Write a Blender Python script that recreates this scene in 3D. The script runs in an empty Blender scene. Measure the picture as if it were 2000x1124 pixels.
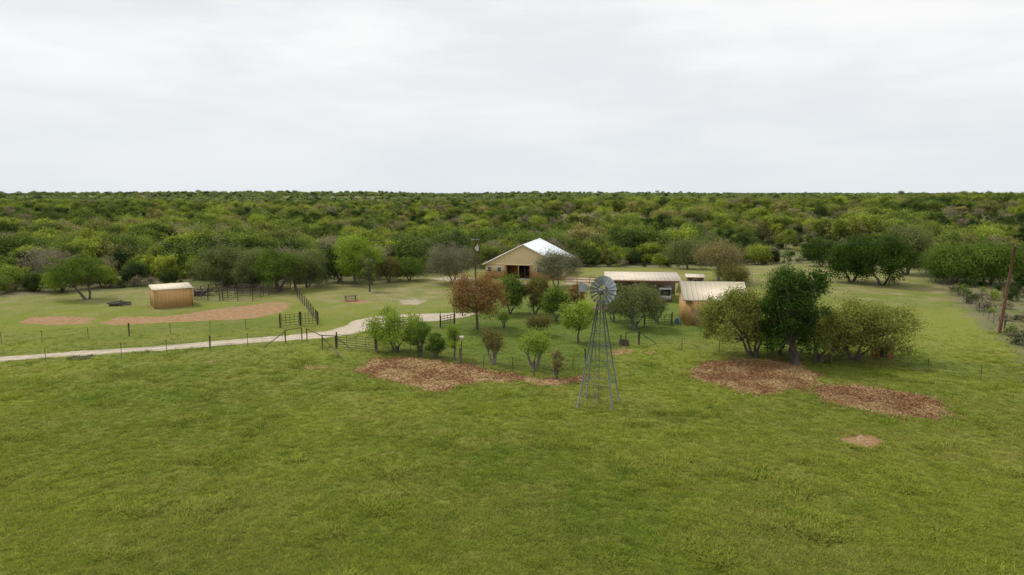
import bpy, math, numpy as np
from mathutils import Vector, Matrix
rng0=np.random.default_rng(7)
H=16.0; F=1333.0; TH=math.radians(7.86)
scene=bpy.context.scene
COL=scene.collection

# ------------------------------------------------------------------ terrain
def _hash(ix,iy,s):
    n=(ix.astype(np.int64)*374761393+iy.astype(np.int64)*668265263+s*982451653)&0x7fffffff
    n=((n^(n>>13))*1274126177)&0x7fffffff
    return ((n^(n>>16))&0xffff)/65535.0
def vnoise(x,y,s=0):
    x=np.asarray(x,float);y=np.asarray(y,float)
    ix=np.floor(x);iy=np.floor(y);fx=x-ix;fy=y-iy
    fx=fx*fx*(3-2*fx);fy=fy*fy*(3-2*fy)
    a=_hash(ix,iy,s);b=_hash(ix+1,iy,s);c=_hash(ix,iy+1,s);d=_hash(ix+1,iy+1,s)
    return (a*(1-fx)+b*fx)*(1-fy)+(c*(1-fx)+d*fx)*fy
def fbm(x,y,s=0,o=3):
    t=0;a=.5;m=0
    for i in range(o):
        t=t+a*vnoise(x*2**i,y*2**i,s+i);m+=a;a*=.5
    return t/m
def sstep(a,b,x):
    t=np.clip((x-a)/(b-a),0,1);return t*t*(3-2*t)
def hgt(x,y):
    x=np.asarray(x,float);y=np.asarray(y,float)
    r=np.hypot(x,y)
    far=sstep(170,1500,r)
    z=0.10*(fbm(x/9,y/9,3,2)-.5)
    z=z+far*4.0+sstep(190,420,r)*6.5*(fbm(x/240,y/240,11,3)-.52)
    z=z+sstep(500,1100,r)*8.0*sstep(.5,.8,fbm(x/520,y/700,17,2))*(1-sstep(2500,4500,r))
    z=z-2.0*sstep(125,190,y)*(1-sstep(210,330,r))
    z=z+5.0*sstep(200,400,y)*sstep(-20,50,x)*(1-.7*sstep(450,800,y))
    return z
def hz(x,y): return float(hgt(x,y))
def ground_pt(px,py):
    """point where a sight line from the drone meets the ground plane"""
    v=(562-py)/F; u=(px-1000)/F
    den=math.sin(TH)-v*math.cos(TH)
    t=H/den
    return (u*t, t*(math.cos(TH)+v*math.sin(TH)))
def top_z(D,py):
    return H-D*math.tan(TH+math.atan((py-562)/F))

# ------------------------------------------------------------------ mesh builder
class MB:
    def __init__(s): s.v=[];s.f=[];s.m=[];s.t=[];s.n=0
    def add(s,v,f,m=0,t=0.5):
        v=np.asarray(v,float).reshape(-1,3); f=np.asarray(f,int).reshape(-1,4)
        s.v.append(v); s.f.append(f+s.n); s.n+=len(v)
        s.m.append(np.full(len(f),m)); s.t.append(np.broadcast_to(np.asarray(t,float),(len(v),)).copy())
    def box(s,c,d,m=0,rz=0):
        x,y,z=[k/2 for k in d]
        v=np.array([(-x,-y,-z),(x,-y,-z),(x,y,-z),(-x,y,-z),(-x,-y,z),(x,-y,z),(x,y,z),(-x,y,z)])
        if rz:
            cc,ss=math.cos(rz),math.sin(rz); v=np.stack([v[:,0]*cc-v[:,1]*ss,v[:,0]*ss+v[:,1]*cc,v[:,2]],1)
        s.add(v+np.array(c),[(0,3,2,1),(4,5,6,7),(0,1,5,4),(1,2,6,5),(2,3,7,6),(3,0,4,7)],m)
    def tube(s,P,R,sides=6,m=0,t=.5):
        P=np.asarray(P,float);n=len(P)
        if np.isscalar(R): R=[R]*n
        vs=[]
        a=np.arange(sides)*2*math.pi/sides
        for i in range(n):
            d=P[min(i+1,n-1)]-P[max(i-1,0)]; d=d/(np.linalg.norm(d)+1e-9)
            up=np.array([0,0,1.]) if abs(d[2])<.9 else np.array([1.,0,0])
            u=np.cross(d,up);u/=np.linalg.norm(u);w=np.cross(d,u)
            vs.append(P[i]+R[i]*(np.cos(a)[:,None]*u+np.sin(a)[:,None]*w))
        f=[]
        for i in range(n-1):
            for k in range(sides):
                k2=(k+1)%sides
                f.append((i*sides+k,i*sides+k2,(i+1)*sides+k2,(i+1)*sides+k))
        b=(n-1)*sides
        if sides==4: f+= [(0,1,2,3),(b+3,b+2,b+1,b)]
        if sides==6: f+= [(0,1,2,3),(0,3,4,5),(b+3,b+2,b+1,b),(b+5,b+4,b+3,b)]
        if sides==8: f+= [(b+3,b+2,b+1,b),(b+5,b+4,b+3,b),(b+7,b+6,b+5,b)]
        s.add(np.concatenate(vs),f,m,t)
    def mesh(s,name,mats,smooth=False):
        V=np.concatenate(s.v);Fc=np.concatenate(s.f);M=np.concatenate(s.m);T=np.concatenate(s.t)
        me=bpy.data.meshes.new(name)
        me.vertices.add(len(V)); me.vertices.foreach_set("co",V.astype(np.float32).ravel())
        me.loops.add(len(Fc)*4); me.loops.foreach_set("vertex_index",Fc.astype(np.int32).ravel())
        me.polygons.add(len(Fc)); me.polygons.foreach_set("loop_start",(np.arange(len(Fc))*4).astype(np.int32))
        for mt in mats: me.materials.append(mt)
        me.polygons.foreach_set("material_index",M.astype(np.int32))
        if smooth: me.polygons.foreach_set("use_smooth",np.ones(len(Fc),bool))
        me.update(calc_edges=True)
        a=me.attributes.new("tint","FLOAT","POINT"); a.data.foreach_set("value",T.astype(np.float32))
        return me
    def obj(s,name,mats,loc=(0,0,0),rz=0,parent=None,link=True,smooth=False):
        o=bpy.data.objects.new(name,s.mesh(name,mats,smooth)); o.location=loc;o.rotation_euler=(0,0,rz)
        if parent: o.parent=parent
        if link: COL.objects.link(o)
        return o
def empty(name,loc,rz=0):
    o=bpy.data.objects.new(name,None);o.location=loc;o.rotation_euler=(0,0,rz);o.empty_display_size=.5;COL.objects.link(o);return o

# ------------------------------------------------------------------ materials
def mat(name):
    m=bpy.data.materials.new(name);m.use_nodes=True;nt=m.node_tree
    for n in list(nt.nodes): nt.nodes.remove(n)
    out=nt.nodes.new('ShaderNodeOutputMaterial'); return m,nt,out
def N(nt,t,**k):
    n=nt.nodes.new(t)
    for a,b in k.items(): setattr(n,a,b)
    return n
def mixc(nt,fac,a,b,blend='MIX'):
    n=N(nt,'ShaderNodeMix',data_type='RGBA',blend_type=blend)
    for i,val in ((0,fac),(6,a),(7,b)):
        if hasattr(val,'links') or hasattr(val,'is_linked'): nt.links.new(val,n.inputs[i])
        elif isinstance(val,(int,float)): n.inputs[i].default_value=val
        else: n.inputs[i].default_value=(*val,1)
    return n.outputs[2]
def noise(nt,vec,scale,detail=3,rough=.55,lo=None,hi=None):
    n=N(nt,'ShaderNodeTexNoise');n.inputs['Scale'].default_value=scale;n.inputs['Detail'].default_value=detail;n.inputs['Roughness'].default_value=rough
    nt.links.new(vec,n.inputs['Vector'])
    o=n.outputs[0]
    if lo is not None:
        r=N(nt,'ShaderNodeMapRange',interpolation_type='SMOOTHSTEP');nt.links.new(o,r.inputs[0]);r.inputs[1].default_value=lo;r.inputs[2].default_value=hi
        o=r.outputs[0]
    return o
def mth(nt,op,a,b=None,c=None):
    n=N(nt,'ShaderNodeMath',operation=op)
    for i,val in enumerate((a,b,c)):
        if val is None: continue
        if isinstance(val,(int,float)): n.inputs[i].default_value=val
        else: nt.links.new(val,n.inputs[i])
    return n.outputs[0]
def simple(name,c1,c2=None,scale=3,rough=.7,metal=0,ribs=None,bump=.2):
    m,nt,out=mat(name); p=N(nt,'ShaderNodeBsdfPrincipled');nt.links.new(p.outputs[0],out.inputs[0])
    p.inputs['Roughness'].default_value=rough;p.inputs['Metallic'].default_value=metal
    tc=N(nt,'ShaderNodeTexCoord')
    c2=c2 or tuple(x*.7 for x in c1)
    f=noise(nt,tc.outputs['Object'],scale,5,.65,.3,.7)
    col=mixc(nt,f,c1,c2)
    if ribs:
        axis,sp,dark=ribs
        sx=N(nt,'ShaderNodeSeparateXYZ');nt.links.new(tc.outputs['Object'],sx.inputs[0])
        ax=sx.outputs[0] if axis=='X' else (sx.outputs[1] if axis=='Y' else mth(nt,'ADD',sx.outputs[0],sx.outputs[1]))
        w=mth(nt,'SINE',mth(nt,'MULTIPLY',ax,2*math.pi/sp))
        r=N(nt,'ShaderNodeMapRange',interpolation_type='SMOOTHSTEP');nt.links.new(w,r.inputs[0]);r.inputs[1].default_value=.3;r.inputs[2].default_value=.9
        b=N(nt,'ShaderNodeBump');b.inputs['Strength'].default_value=.8;b.inputs['Distance'].default_value=.04
        nt.links.new(r.outputs[0],b.inputs['Height']);nt.links.new(b.outputs[0],p.inputs['Normal'])
    elif bump:
        b=N(nt,'ShaderNodeBump');b.inputs['Strength'].default_value=bump;b.inputs['Distance'].default_value=.02
        nt.links.new(noise(nt,tc.outputs['Object'],scale*8,3),b.inputs['Height']);nt.links.new(b.outputs[0],p.inputs['Normal'])
    nt.links.new(col,p.inputs['Base Color'])
    return m
def leafshade(nt,out,col,tr=.30):
    d=N(nt,'ShaderNodeBsdfDiffuse');t=N(nt,'ShaderNodeBsdfTranslucent');mx=N(nt,'ShaderNodeMixShader');mx.inputs[0].default_value=tr
    nt.links.new(col,d.inputs[0]);nt.links.new(col,t.inputs[0]);nt.links.new(d.outputs[0],mx.inputs[1]);nt.links.new(t.outputs[0],mx.inputs[2]);nt.links.new(mx.outputs[0],out.inputs[0])
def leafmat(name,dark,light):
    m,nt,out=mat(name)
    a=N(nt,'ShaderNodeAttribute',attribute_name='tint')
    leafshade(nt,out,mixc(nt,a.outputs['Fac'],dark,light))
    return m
def woodleaf(name,stops):
    """stops: list of (pos,colour) picked per tree; tint brightens single leaves and carries the painted lit crown tops"""
    m,nt,out=mat(name)
    oi=N(nt,'ShaderNodeObjectInfo')
    nz=noise(nt,oi.outputs['Location'],.014,3,.6,.35,.65)
    f=mth(nt,'ADD',mth(nt,'MULTIPLY',oi.outputs['Random'],.66),mth(nt,'MULTIPLY',nz,.34))
    r=N(nt,'ShaderNodeValToRGB');nt.links.new(f,r.inputs[0])
    el=r.color_ramp.elements
    while len(el)<len(stops): el.new(.5)
    for e,(p,c) in zip(el,stops): e.position=p;e.color=(*c,1)
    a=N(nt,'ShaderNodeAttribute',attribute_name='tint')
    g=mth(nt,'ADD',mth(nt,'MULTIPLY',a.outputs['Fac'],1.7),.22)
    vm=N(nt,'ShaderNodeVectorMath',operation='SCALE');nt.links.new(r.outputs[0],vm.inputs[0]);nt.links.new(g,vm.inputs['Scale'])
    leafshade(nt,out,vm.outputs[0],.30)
    return m

# shared colour of the pasture, used by the soil sheet and by the grass blades
fg=bpy.data.node_groups.new('pasture_colour','ShaderNodeTree')
fg.interface.new_socket('Position',in_out='INPUT',socket_type='NodeSocketVector')
fg.interface.new_socket('Color',in_out='OUTPUT',socket_type='NodeSocketColor')
gi=fg.nodes.new('NodeGroupInput');go=fg.nodes.new('NodeGroupOutput')
P=gi.outputs[0]
c=mixc(fg,noise(fg,P,.045,3,.55,.35,.65),(.205,.240,.036),(.140,.190,.026))
c=mixc(fg,mth(fg,'MULTIPLY',noise(fg,P,.11,6,.7,.42,.66),.50),c,(.265,.250,.065))
c=mixc(fg,mth(fg,'MULTIPLY',noise(fg,P,.38,5,.7,.57,.70),.65),c,(.075,.140,.018))
c=mixc(fg,mth(fg,'MULTIPLY',noise(fg,P,.24,7,.85,.55,.68),.40),c,(.32,.25,.11))
c=mixc(fg,mth(fg,'MULTIPLY',noise(fg,P,1.8,6,.85,.45,.70),.42),c,(.28,.265,.08))
fg.links.new(c,go.inputs[0])

def ground_material():
    m,nt,out=mat('ground_soil_and_grass')
    p=N(nt,'ShaderNodeBsdfPrincipled');nt.links.new(p.outputs[0],out.inputs[0]);p.inputs['Roughness'].default_value=.95;p.inputs['Specular IOR Level'].default_value=.1
    geo=N(nt,'ShaderNodeNewGeometry');Pn=geo.outputs['Position']
    gn=N(nt,'ShaderNodeGroup');gn.node_tree=fg;nt.links.new(Pn,gn.inputs[0])
    col=gn.outputs[0]
    def att(n): return N(nt,'ShaderNodeAttribute',attribute_name=n).outputs['Fac']
    def ragged(a,ns,amt,lo=.35,hi=.65):
        n1=noise(nt,Pn,ns,6,.75)
        s=mth(nt,'ADD',a,mth(nt,'MULTIPLY',mth(nt,'SUBTRACT',n1,.5),amt))
        r=N(nt,'ShaderNodeMapRange',interpolation_type='SMOOTHSTEP');nt.links.new(s,r.inputs[0]);r.inputs[1].default_value=lo;r.inputs[2].default_value=hi
        return r.outputs[0]
    # yard: lusher
    col=mixc(nt,mth(nt,'MULTIPLY',att('lush'),.75),col,mixc(nt,noise(nt,Pn,.5,4,.6,.4,.65),(.080,.14,.022),(.14,.185,.038)))
    # thin dry grass
    dry=mixc(nt,noise(nt,Pn,.25,5,.65,.35,.65),(.20,.21,.070),(.32,.275,.145))
    col=mixc(nt,ragged(att('dry'),.22,1.5,.25,.85),col,dry)
    # brush floor
    wd=mixc(nt,noise(nt,Pn,.09,5,.65,.35,.65),(.235,.205,.115),(.17,.18,.075))
    wd=mixc(nt,noise(nt,Pn,.03,3,.6,.5,.62),wd,(.16,.185,.06))
    wd=mixc(nt,noise(nt,Pn,.6,4,.7,.52,.66),wd,(.09,.11,.042))
    col=mixc(nt,ragged(att('woods'),.2,.8),col,wd)
    soil=mixc(nt,noise(nt,Pn,1.5,5,.7,.35,.65),(.32,.18,.090),(.42,.28,.16))
    soil=mixc(nt,noise(nt,Pn,.5,6,.8,.5,.72),soil,(.24,.22,.08))
    col=mixc(nt,ragged(att('soil'),.5,1.7,.45,.8),col,soil)
    grav=mixc(nt,noise(nt,Pn,1.2,6,.7,.35,.65),(.52,.45,.35),(.38,.32,.23))
    col=mixc(nt,ragged(att('gravel'),.6,1.1,.42,.62),col,grav)
    # fine grain
    g=noise(nt,Pn,5,8,.85,.28,.72)
    gs=mth(nt,'ADD',mth(nt,'MULTIPLY',g,.95),.46)
    vm=N(nt,'ShaderNodeVectorMath',operation='SCALE');nt.links.new(col,vm.inputs[0]);nt.links.new(gs,vm.inputs['Scale'])
    nt.links.new(vm.outputs[0],p.inputs['Base Color'])
    b=N(nt,'ShaderNodeBump');b.inputs['Strength'].default_value=.8;b.inputs['Distance'].default_value=.18
    nt.links.new(noise(nt,Pn,3.0,8,.85),b.inputs['Height']);nt.links.new(b.outputs[0],p.inputs['Normal'])
    return m

bark=simple('bark',(.13,.11,.09),(.07,.06,.048),6,.9)
grey_twig=simple('grey_bark',(.24,.215,.185),(.15,.13,.11),6,.9)
tan_metal=simple('tan_metal_siding',(.54,.32,.125),(.49,.285,.11),.6,.6,0,('S',.45,.1))
cream_metal=simple('cream_metal_siding',(.70,.55,.33),(.65,.50,.29),.6,.6,0,('X',.9,.1))
orange_wood=simple('orange_stained_boards',(.42,.21,.07),(.34,.16,.055),2,.6)
roof_white=simple('galvalume_roof',(.80,.83,.87),(.70,.74,.79),.5,.4,.0,('Y',.6,.1))
roof_tan=simple('tan_metal_roof',(.72,.63,.47),(.66,.57,.42),.4,.6,0,('X',.6,.1))
roof_pale=simple('weathered_tan_roof',(.68,.60,.48),(.56,.47,.36),.4,.6,0,('X',.6,.1))
trim_white=simple('white_trim',(.78,.77,.73),(.70,.69,.65),2,.5)
dark_in=simple('dark_interior',(.035,.03,.027),(.02,.018,.016),2,.9)
glass=simple('window_glass',(.06,.07,.08),(.03,.035,.04),1,.15)
steel=simple('galvanised_steel',(.17,.185,.19),(.11,.12,.13),4,.5,.3)
blade_m=simple('windmill_blade',(.38,.41,.43),(.24,.27,.29),3,.4,.5)
pipe_dark=simple('rusty_dark_pipe',(.06,.05,.042),(.09,.06,.04),5,.7)
pipe_green=simple('green_pipe_gate',(.13,.16,.15),(.09,.11,.10),4,.6,.2)
post_wood=simple('weathered_post',(.14,.105,.075),(.08,.06,.045),8,.9)
pole_wood=simple('creosoted_pole',(.17,.085,.05),(.11,.055,.035),6,.9)
wire_m=simple('fence_wire',(.22,.20,.18),(.14,.12,.10),5,.6,.4)
white_paint=simple('white_paint',(.75,.75,.73),(.6,.6,.58),3,.4)
tire=simple('tyre_rubber',(.03,.03,.03),(.02,.02,.02),4,.9)
blue_m=simple('blue_plastic',(.05,.17,.38),(.04,.13,.3),3,.5)
concrete=simple('concrete',(.42,.38,.32),(.33,.3,.25),3,.9)

# ------------------------------------------------------------------ layout polygons on the ground
def poly(pts): return np.array([ground_pt(*p) for p in pts])
def sdist(P_,X,Y):
    """signed distance, positive inside"""
    ins=np.zeros(X.shape,bool);d=np.full(X.shape,1e9)
    n=len(P_)
    for i in range(n):
        x1,y1=P_[i];x2,y2=P_[(i+1)%n]
        cond=((y1>Y)!=(y2>Y))&(X<(x2-x1)*(Y-y1)/((y2-y1) if y2!=y1 else 1e-9)+x1)
        ins^=cond
        dx,dy=x2-x1,y2-y1;t=np.clip(((X-x1)*dx+(Y-y1)*dy)/(dx*dx+dy*dy+1e-9),0,1)
        d=np.minimum(d,np.hypot(X-x1-t*dx,Y-y1-t*dy))
    return np.where(ins,d,-d)
clearing=np.array([(-420,100),(-80,105),(-67,113),(-51,119),(-32,121),(-23,127),(-17,139),(-4,151),(15,157),(38,156),(58,164),(72,172),(88,156),(90,151),(53,70),(30,20),(0,-30),(-60,-420),(-420,-420)],float)
mulchA=poly([(690,722),(735,702),(800,700),(860,706),(930,716),(985,728),(1040,738),(1100,742),(1145,733),(1118,752),(1080,756),(1010,743),(950,745),(900,752),(872,766),(835,762),(790,752),(740,738)])
mulchB=poly([(1342,722),(1380,709),(1450,702),(1520,706),(1560,712),(1596,735),(1582,752),(1530,762),(1500,771),(1450,765),(1400,750),(1352,738)])
mulchC=poly([(1592,764),(1610,751),(1660,753),(1740,762),(1818,774),(1842,796),(1838,821),(1760,812),(1680,800),(1612,785)])
drive=poly([(-60,702),(100,690),(300,677),(450,664),(560,656),(640,647),(672,638),(692,626),(730,619),(800,614),(880,611),(935,612),(905,620),(860,626),(800,630),(752,640),(700,650),(640,660),(500,670),(300,685),(100,698),(-60,710)])
lotA=poly([(660,575),(760,560),(870,540),(930,540),(920,560),(870,600),(780,600),(740,590)])
soils=[(poly([(30,632),(60,620),(130,618),(190,622),(180,632),(100,636)]),.95),
 (poly([(195,632),(230,620),(330,618),(420,604),(500,596),(548,598),(556,608),(500,622),(420,626),(300,632),(230,636)]),1.05),
 (poly([(580,716),(610,711),(660,713),(640,722),(590,724)]),.9),
 (poly([(1646,857),(1680,850),(1712,857),(1718,868),(1690,875),(1660,870)]),2.0),
 (poly([(1190,688),(1215,680),(1240,682),(1225,692),(1198,695)]),1.2),
 (poly([(1258,688),(1285,685),(1290,691),(1265,693)]),1.0),
 (poly([(665,586),(700,584),(728,590),(700,595),(672,594)]),.8),
 (poly([(400,704),(420,702),(425,708),(405,710)]),1.1),
 (poly([(470,598),(540,588),(580,594),(560,606),(500,606)]),.75),
 (mulchA,.75),(mulchB,.75),(mulchC,.75)]
gravels=[(drive,.9),(poly([(775,588),(810,582),(840,588),(815,597),(780,596)]),.58),(poly([(835,545),(900,537),(945,545),(900,553)]),.7),
 (poly([(870,560),(930,550),(1060,552),(1040,566),(930,570)]),.55),
 (poly([(1100,540),(1200,545),(1190,560),(1100,556)]),.6)]
yard=poly([(735,690),(870,612),(1000,590),(1330,600),(1420,650),(1247,675),(1140,700),(1095,745),(1000,725),(860,708)])
def masks(X,Y):
    w=sstep(-6,4,-sdist(clearing,X,Y))
    s=np.zeros(X.shape)
    for p,k in soils: s=np.maximum(s,k*sstep(-1.2,1.0,sdist(p,X,Y)))
    g=np.zeros(X.shape)
    for p,k in gravels: g=np.maximum(g,k*sstep(-.9,.7,sdist(p,X,Y)))
    l=sstep(-3,3,sdist(yard,X,Y))
    d=sstep(62,125,Y)*.52
    d=np.maximum(d,.6*sstep(-12,8,sdist(lotA,X,Y)))
    d=d+.18*sstep(-5,-20,X)*sstep(70,95,Y)
    d=d+.12*sstep(35,60,X)*sstep(50,90,Y)
    d=d*(1-l)
    return w,s,g,l,d
# ------------------------------------------------------------------ ground sheet
def axis(a,b,step,far,grow=1.12):
    c=list(np.arange(a,b+1e-6,step));s=step
    while c[-1]<far: s*=grow;c.append(c[-1]+s)
    s=step;l=[a]
    while l[-1]>-far: s*=grow;l.append(l[-1]-s)
    return np.array(l[:0:-1]+c)
xs=axis(-85,85,.6,9000,1.06);ys=axis(24,150,.6,9000,1.05)
ys=ys[ys>-600]
XX,YY=np.meshgrid(xs,ys);ZZ=hgt(XX,YY)
nx,ny=len(xs),len(ys)
idx=np.arange(nx*ny).reshape(ny,nx)
Fq=np.stack([idx[:-1,:-1],idx[:-1,1:],idx[1:,1:],idx[1:,:-1]],-1).reshape(-1,4)
g=MB();g.add(np.stack([XX,YY,ZZ],-1),Fq)
ground=g.obj('ground',[ground_material()],smooth=True)
W,S,G,L,D=masks(XX.ravel(),YY.ravel())
for nm,a in (('woods',W),('soil',S),('gravel',G),('lush',L),('dry',D)):
    at=ground.data.attributes.new(nm,'FLOAT','POINT');at.data.foreach_set('value',a.astype(np.float32))

# ------------------------------------------------------------------ mulch beds and driveway sheet
def mulchmat():
    m,nt,out=mat('mulch');p=N(nt,'ShaderNodeBsdfPrincipled');nt.links.new(p.outputs[0],out.inputs[0]);p.inputs['Roughness'].default_value=.95;p.inputs['Specular IOR Level'].default_value=.1
    geo=N(nt,'ShaderNodeNewGeometry');Pn=geo.outputs['Position']
    c=mixc(nt,noise(nt,Pn,.28,3,.5,.42,.58),(.30,.165,.080),(.43,.295,.150))
    c=mixc(nt,noise(nt,Pn,3.5,6,.75,.52,.72),c,(.54,.40,.22))
    c=mixc(nt,noise(nt,Pn,2.1,6,.75,.55,.70),c,(.16,.08,.045))
    a=N(nt,'ShaderNodeAttribute',attribute_name='tint').outputs['Fac']
    vm=N(nt,'ShaderNodeVectorMath',operation='SCALE');nt.links.new(c,vm.inputs[0]);nt.links.new(mth(nt,'ADD',a,.5),vm.inputs['Scale'])
    nt.links.new(vm.outputs[0],p.inputs['Base Color'])
    b=N(nt,'ShaderNodeBump');b.inputs['Distance'].default_value=.08;nt.links.new(noise(nt,Pn,7,5,.8),b.inputs['Height']);nt.links.new(b.outputs[0],p.inputs['Normal'])
    return m
mm=mulchmat()
def bed(name,P_,rise,material,chips=0,step=.22,ns=1.0,edge=1.2):
    lo=P_.min(0)-1;hi=P_.max(0)+1
    x=np.arange(lo[0],hi[0],step);y=np.arange(lo[1],hi[1],step);X,Y=np.meshgrid(x,y)
    sd=sdist(P_,X,Y)+edge*(fbm(X/ns,Y/ns,21,4)-.5)*2
    z=hgt(X,Y)+.004+rise*sstep(0,.9,sd)*(.15+fbm(X/.9,Y/.9,5,3)*1.1)
    z=np.where(sd<0,hgt(X,Y)-.03,z)
    keep=(sd>-.1)
    k=keep[:-1,:-1]&keep[1:,:-1]&keep[:-1,1:]&keep[1:,1:]
    idx=np.arange(X.size).reshape(X.shape)
    f=np.stack([idx[:-1,:-1],idx[:-1,1:],idx[1:,1:],idx[1:,:-1]],-1)[k]
    b=MB();b.add(np.stack([X,Y,z],-1),f,0,.5)
    if chips:
        cx=rng0.uniform(lo[0],hi[0],chips*3);cy=rng0.uniform(lo[1],hi[1],chips*3)
        s2=sdist(P_,cx,cy)+1.4*(fbm(cx,cy,21,4)-.5)*2
        ok=(s2>-.9*rng0.random(len(cx))**2);cx,cy,s2=cx[ok],cy[ok],s2[ok]
        n=len(cx)
        cz=hgt(cx,cy)+.02+rise*sstep(0,.9,s2)*(.3+fbm(cx/.9,cy/.9,5,3)*1.1)
        d=rng0.normal(size=(n,3));d[:,2]*=.3;d/=np.linalg.norm(d,axis=1)[:,None]
        e=np.cross(d,rng0.normal(size=(n,3)));e/=np.linalg.norm(e,axis=1)[:,None]
        l=rng0.uniform(.04,.10,n)[:,None];w=rng0.uniform(.015,.04,n)[:,None]
        c=np.stack([cx,cy,cz],1)
        v=np.stack([c-d*l-e*w,c+d*l-e*w,c+d*l+e*w,c-d*l+e*w],1)
        b.add(v,np.arange(n*4).reshape(n,4),0,np.repeat(rng0.uniform(.1,1.0,n),4))
    return b.obj(name,[material])
bed('mulch_bed',mulchA,.09,mm,10000)
bed('mulch_bed',mulchB,.09,mm,10000)
bed('mulch_bed',mulchC,.08,mm,8000)
gravm=simple('driveway_gravel',(.52,.45,.35),(.38,.32,.23),1.3,.95)
bed('gravel_driveway',drive,.02,gravm,0,.3,1.4,.75)

# ------------------------------------------------------------------ trees
def tree_data(seed,h,w,cb,stems=1,tr=.12,nleaf=5000,leaf=.16,ncl=30,clr=.2,vase=0,spread=.2,flat=.75,limbs=True,lim_m=0,lean=(0,0)):
    r=np.random.default_rng(seed);b=MB()
    hc=h-cb;C=np.array([lean[0]*w,lean[1]*w,cb+hc/2])
    st=[]
    for j in range(stems):
        a=2*math.pi*(j+r.random()*.6)/stems;o=(0.0 if stems==1 else tr*1.3)
        base=np.array([math.cos(a)*o,math.sin(a)*o,-.15])
        sp=spread*w*(.25 if stems==1 else 1)
        top=np.array([math.cos(a)*sp+lean[0]*w*.8,math.sin(a)*sp+lean[1]*w*.8,cb+hc*(.55 if stems==1 else .45)])
        P_=[base+(top-base)*t+np.array([r.normal(),r.normal(),0])*.03*h*math.sin(math.pi*t) for t in (0,.25,.5,.75,1)]
        R=[tr*(1.25-.95*t) for t in (0,.25,.5,.75,1)];R[0]*=1.25
        b.tube(P_,R,6,0);st.append(np.array(P_))
    ph=r.random(3)*6.28
    cs=[];rs=[]
    for i in range(ncl):
        d=r.normal(size=3);d/=np.linalg.norm(d)
        if d[2]<-.8: d[2]*=-.5
        rc=clr*w*r.uniform(.5,1.35);rad=r.uniform(.25,1)**.5
        a=math.atan2(d[1],d[0]);irr=1+.20*math.sin(2*a+ph[0])+.15*math.sin(3*a+ph[1])
        irz=1+.18*math.sin(3*a+ph[2])
        dd=d/np.max(np.abs(d))*.35+d*.65
        p=dd*np.array([(w/2-rc*.6)*irr,(w/2-rc*.6)*irr,(hc/2-rc*.5*flat)*irz])*rad
        t=(p[2]+hc/2)/hc
        if vase: p[:2]*=(1-vase)+vase*1.25*t
        p=p+C;cs.append(p);rs.append(rc)
        if limbs:
            s=st[np.argmin([np.linalg.norm(q[-1][:2]-p[:2])+r.random()*.3*w for q in st])]
            k=r.integers(2,5);q=s[k]
            if q[2]>p[2]: q=s[2]
            mid=q*.5+p*.5+np.array([0,0,-.05*h])+r.normal(size=3)*.03*w
            r0=tr*(.5-.07*k)
            b.tube([q,mid,p,p+(p-mid)*.3],[r0,r0*.6,r0*.3,.006],5 if h>3 else 4,0)
            for q2 in range(2):
                e=p+r.normal(size=3)*rc*.8
                b.tube([mid*.4+p*.6,e],[r0*.3,.006],4,0)
    cs=np.array(cs);rs=np.array(rs)
    pr=rs**2;pr/=pr.sum()
    k=r.choice(ncl,nleaf,p=pr)
    u=r.normal(size=(nleaf,3));u/=np.linalg.norm(u,axis=1)[:,None]
    pos=cs[k]+u*(rs[k]*(r.random(nleaf)**.45)*(1+.22*r.normal(size=nleaf)))[:,None]*np.array([1,1,flat])
    pos[:,2]=np.maximum(pos[:,2],.12+.2*r.random(nleaf))
    n=u*1.0+r.normal(size=(nleaf,3))*.45+np.array([0,0,.45]);n/=np.linalg.norm(n,axis=1)[:,None]
    t1=np.cross(n,r.normal(size=(nleaf,3)));t1/=np.linalg.norm(t1,axis=1)[:,None];t2=np.cross(n,t1)
    s=leaf*r.uniform(.6,1.3,nleaf)[:,None]*.5
    v=np.stack([pos-t1*s,pos-t2*s*.65+t1*s*.1,pos+t1*s,pos+t2*s*.65+t1*s*.1],1)
    ct=r.random(ncl)
    tint=np.clip(.45*ct[k]+.30*r.random(nleaf)+.25*(pos[:,2]-cb)/hc,0,1)  # height term paints lit crown tops and shaded undersides into the leaf colour
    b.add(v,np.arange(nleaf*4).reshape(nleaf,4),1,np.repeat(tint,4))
    return b
K={ # dark,light leaf colours
 'russet':((.15,.09,.036),(.38,.23,.080)),
 'bright':((.12,.20,.022),(.38,.48,.07)),
 'mid':((.060,.11,.018),(.20,.29,.048)),
 'dark':((.022,.050,.010),(.090,.155,.028)),
 'liveoak':((.08,.11,.020),(.34,.36,.085)),
 'olive':((.09,.12,.035),(.25,.28,.10)),
 'grey':((.13,.14,.075),(.28,.28,.16)),
 'redgreen':((.10,.09,.03),(.25,.23,.065)),
 'tanleaf':((.17,.15,.06),(.36,.32,.13)),
}
LM={k:leafmat('leaves_'+k,*v) for k,v in K.items()}
seedc=[100]
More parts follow.
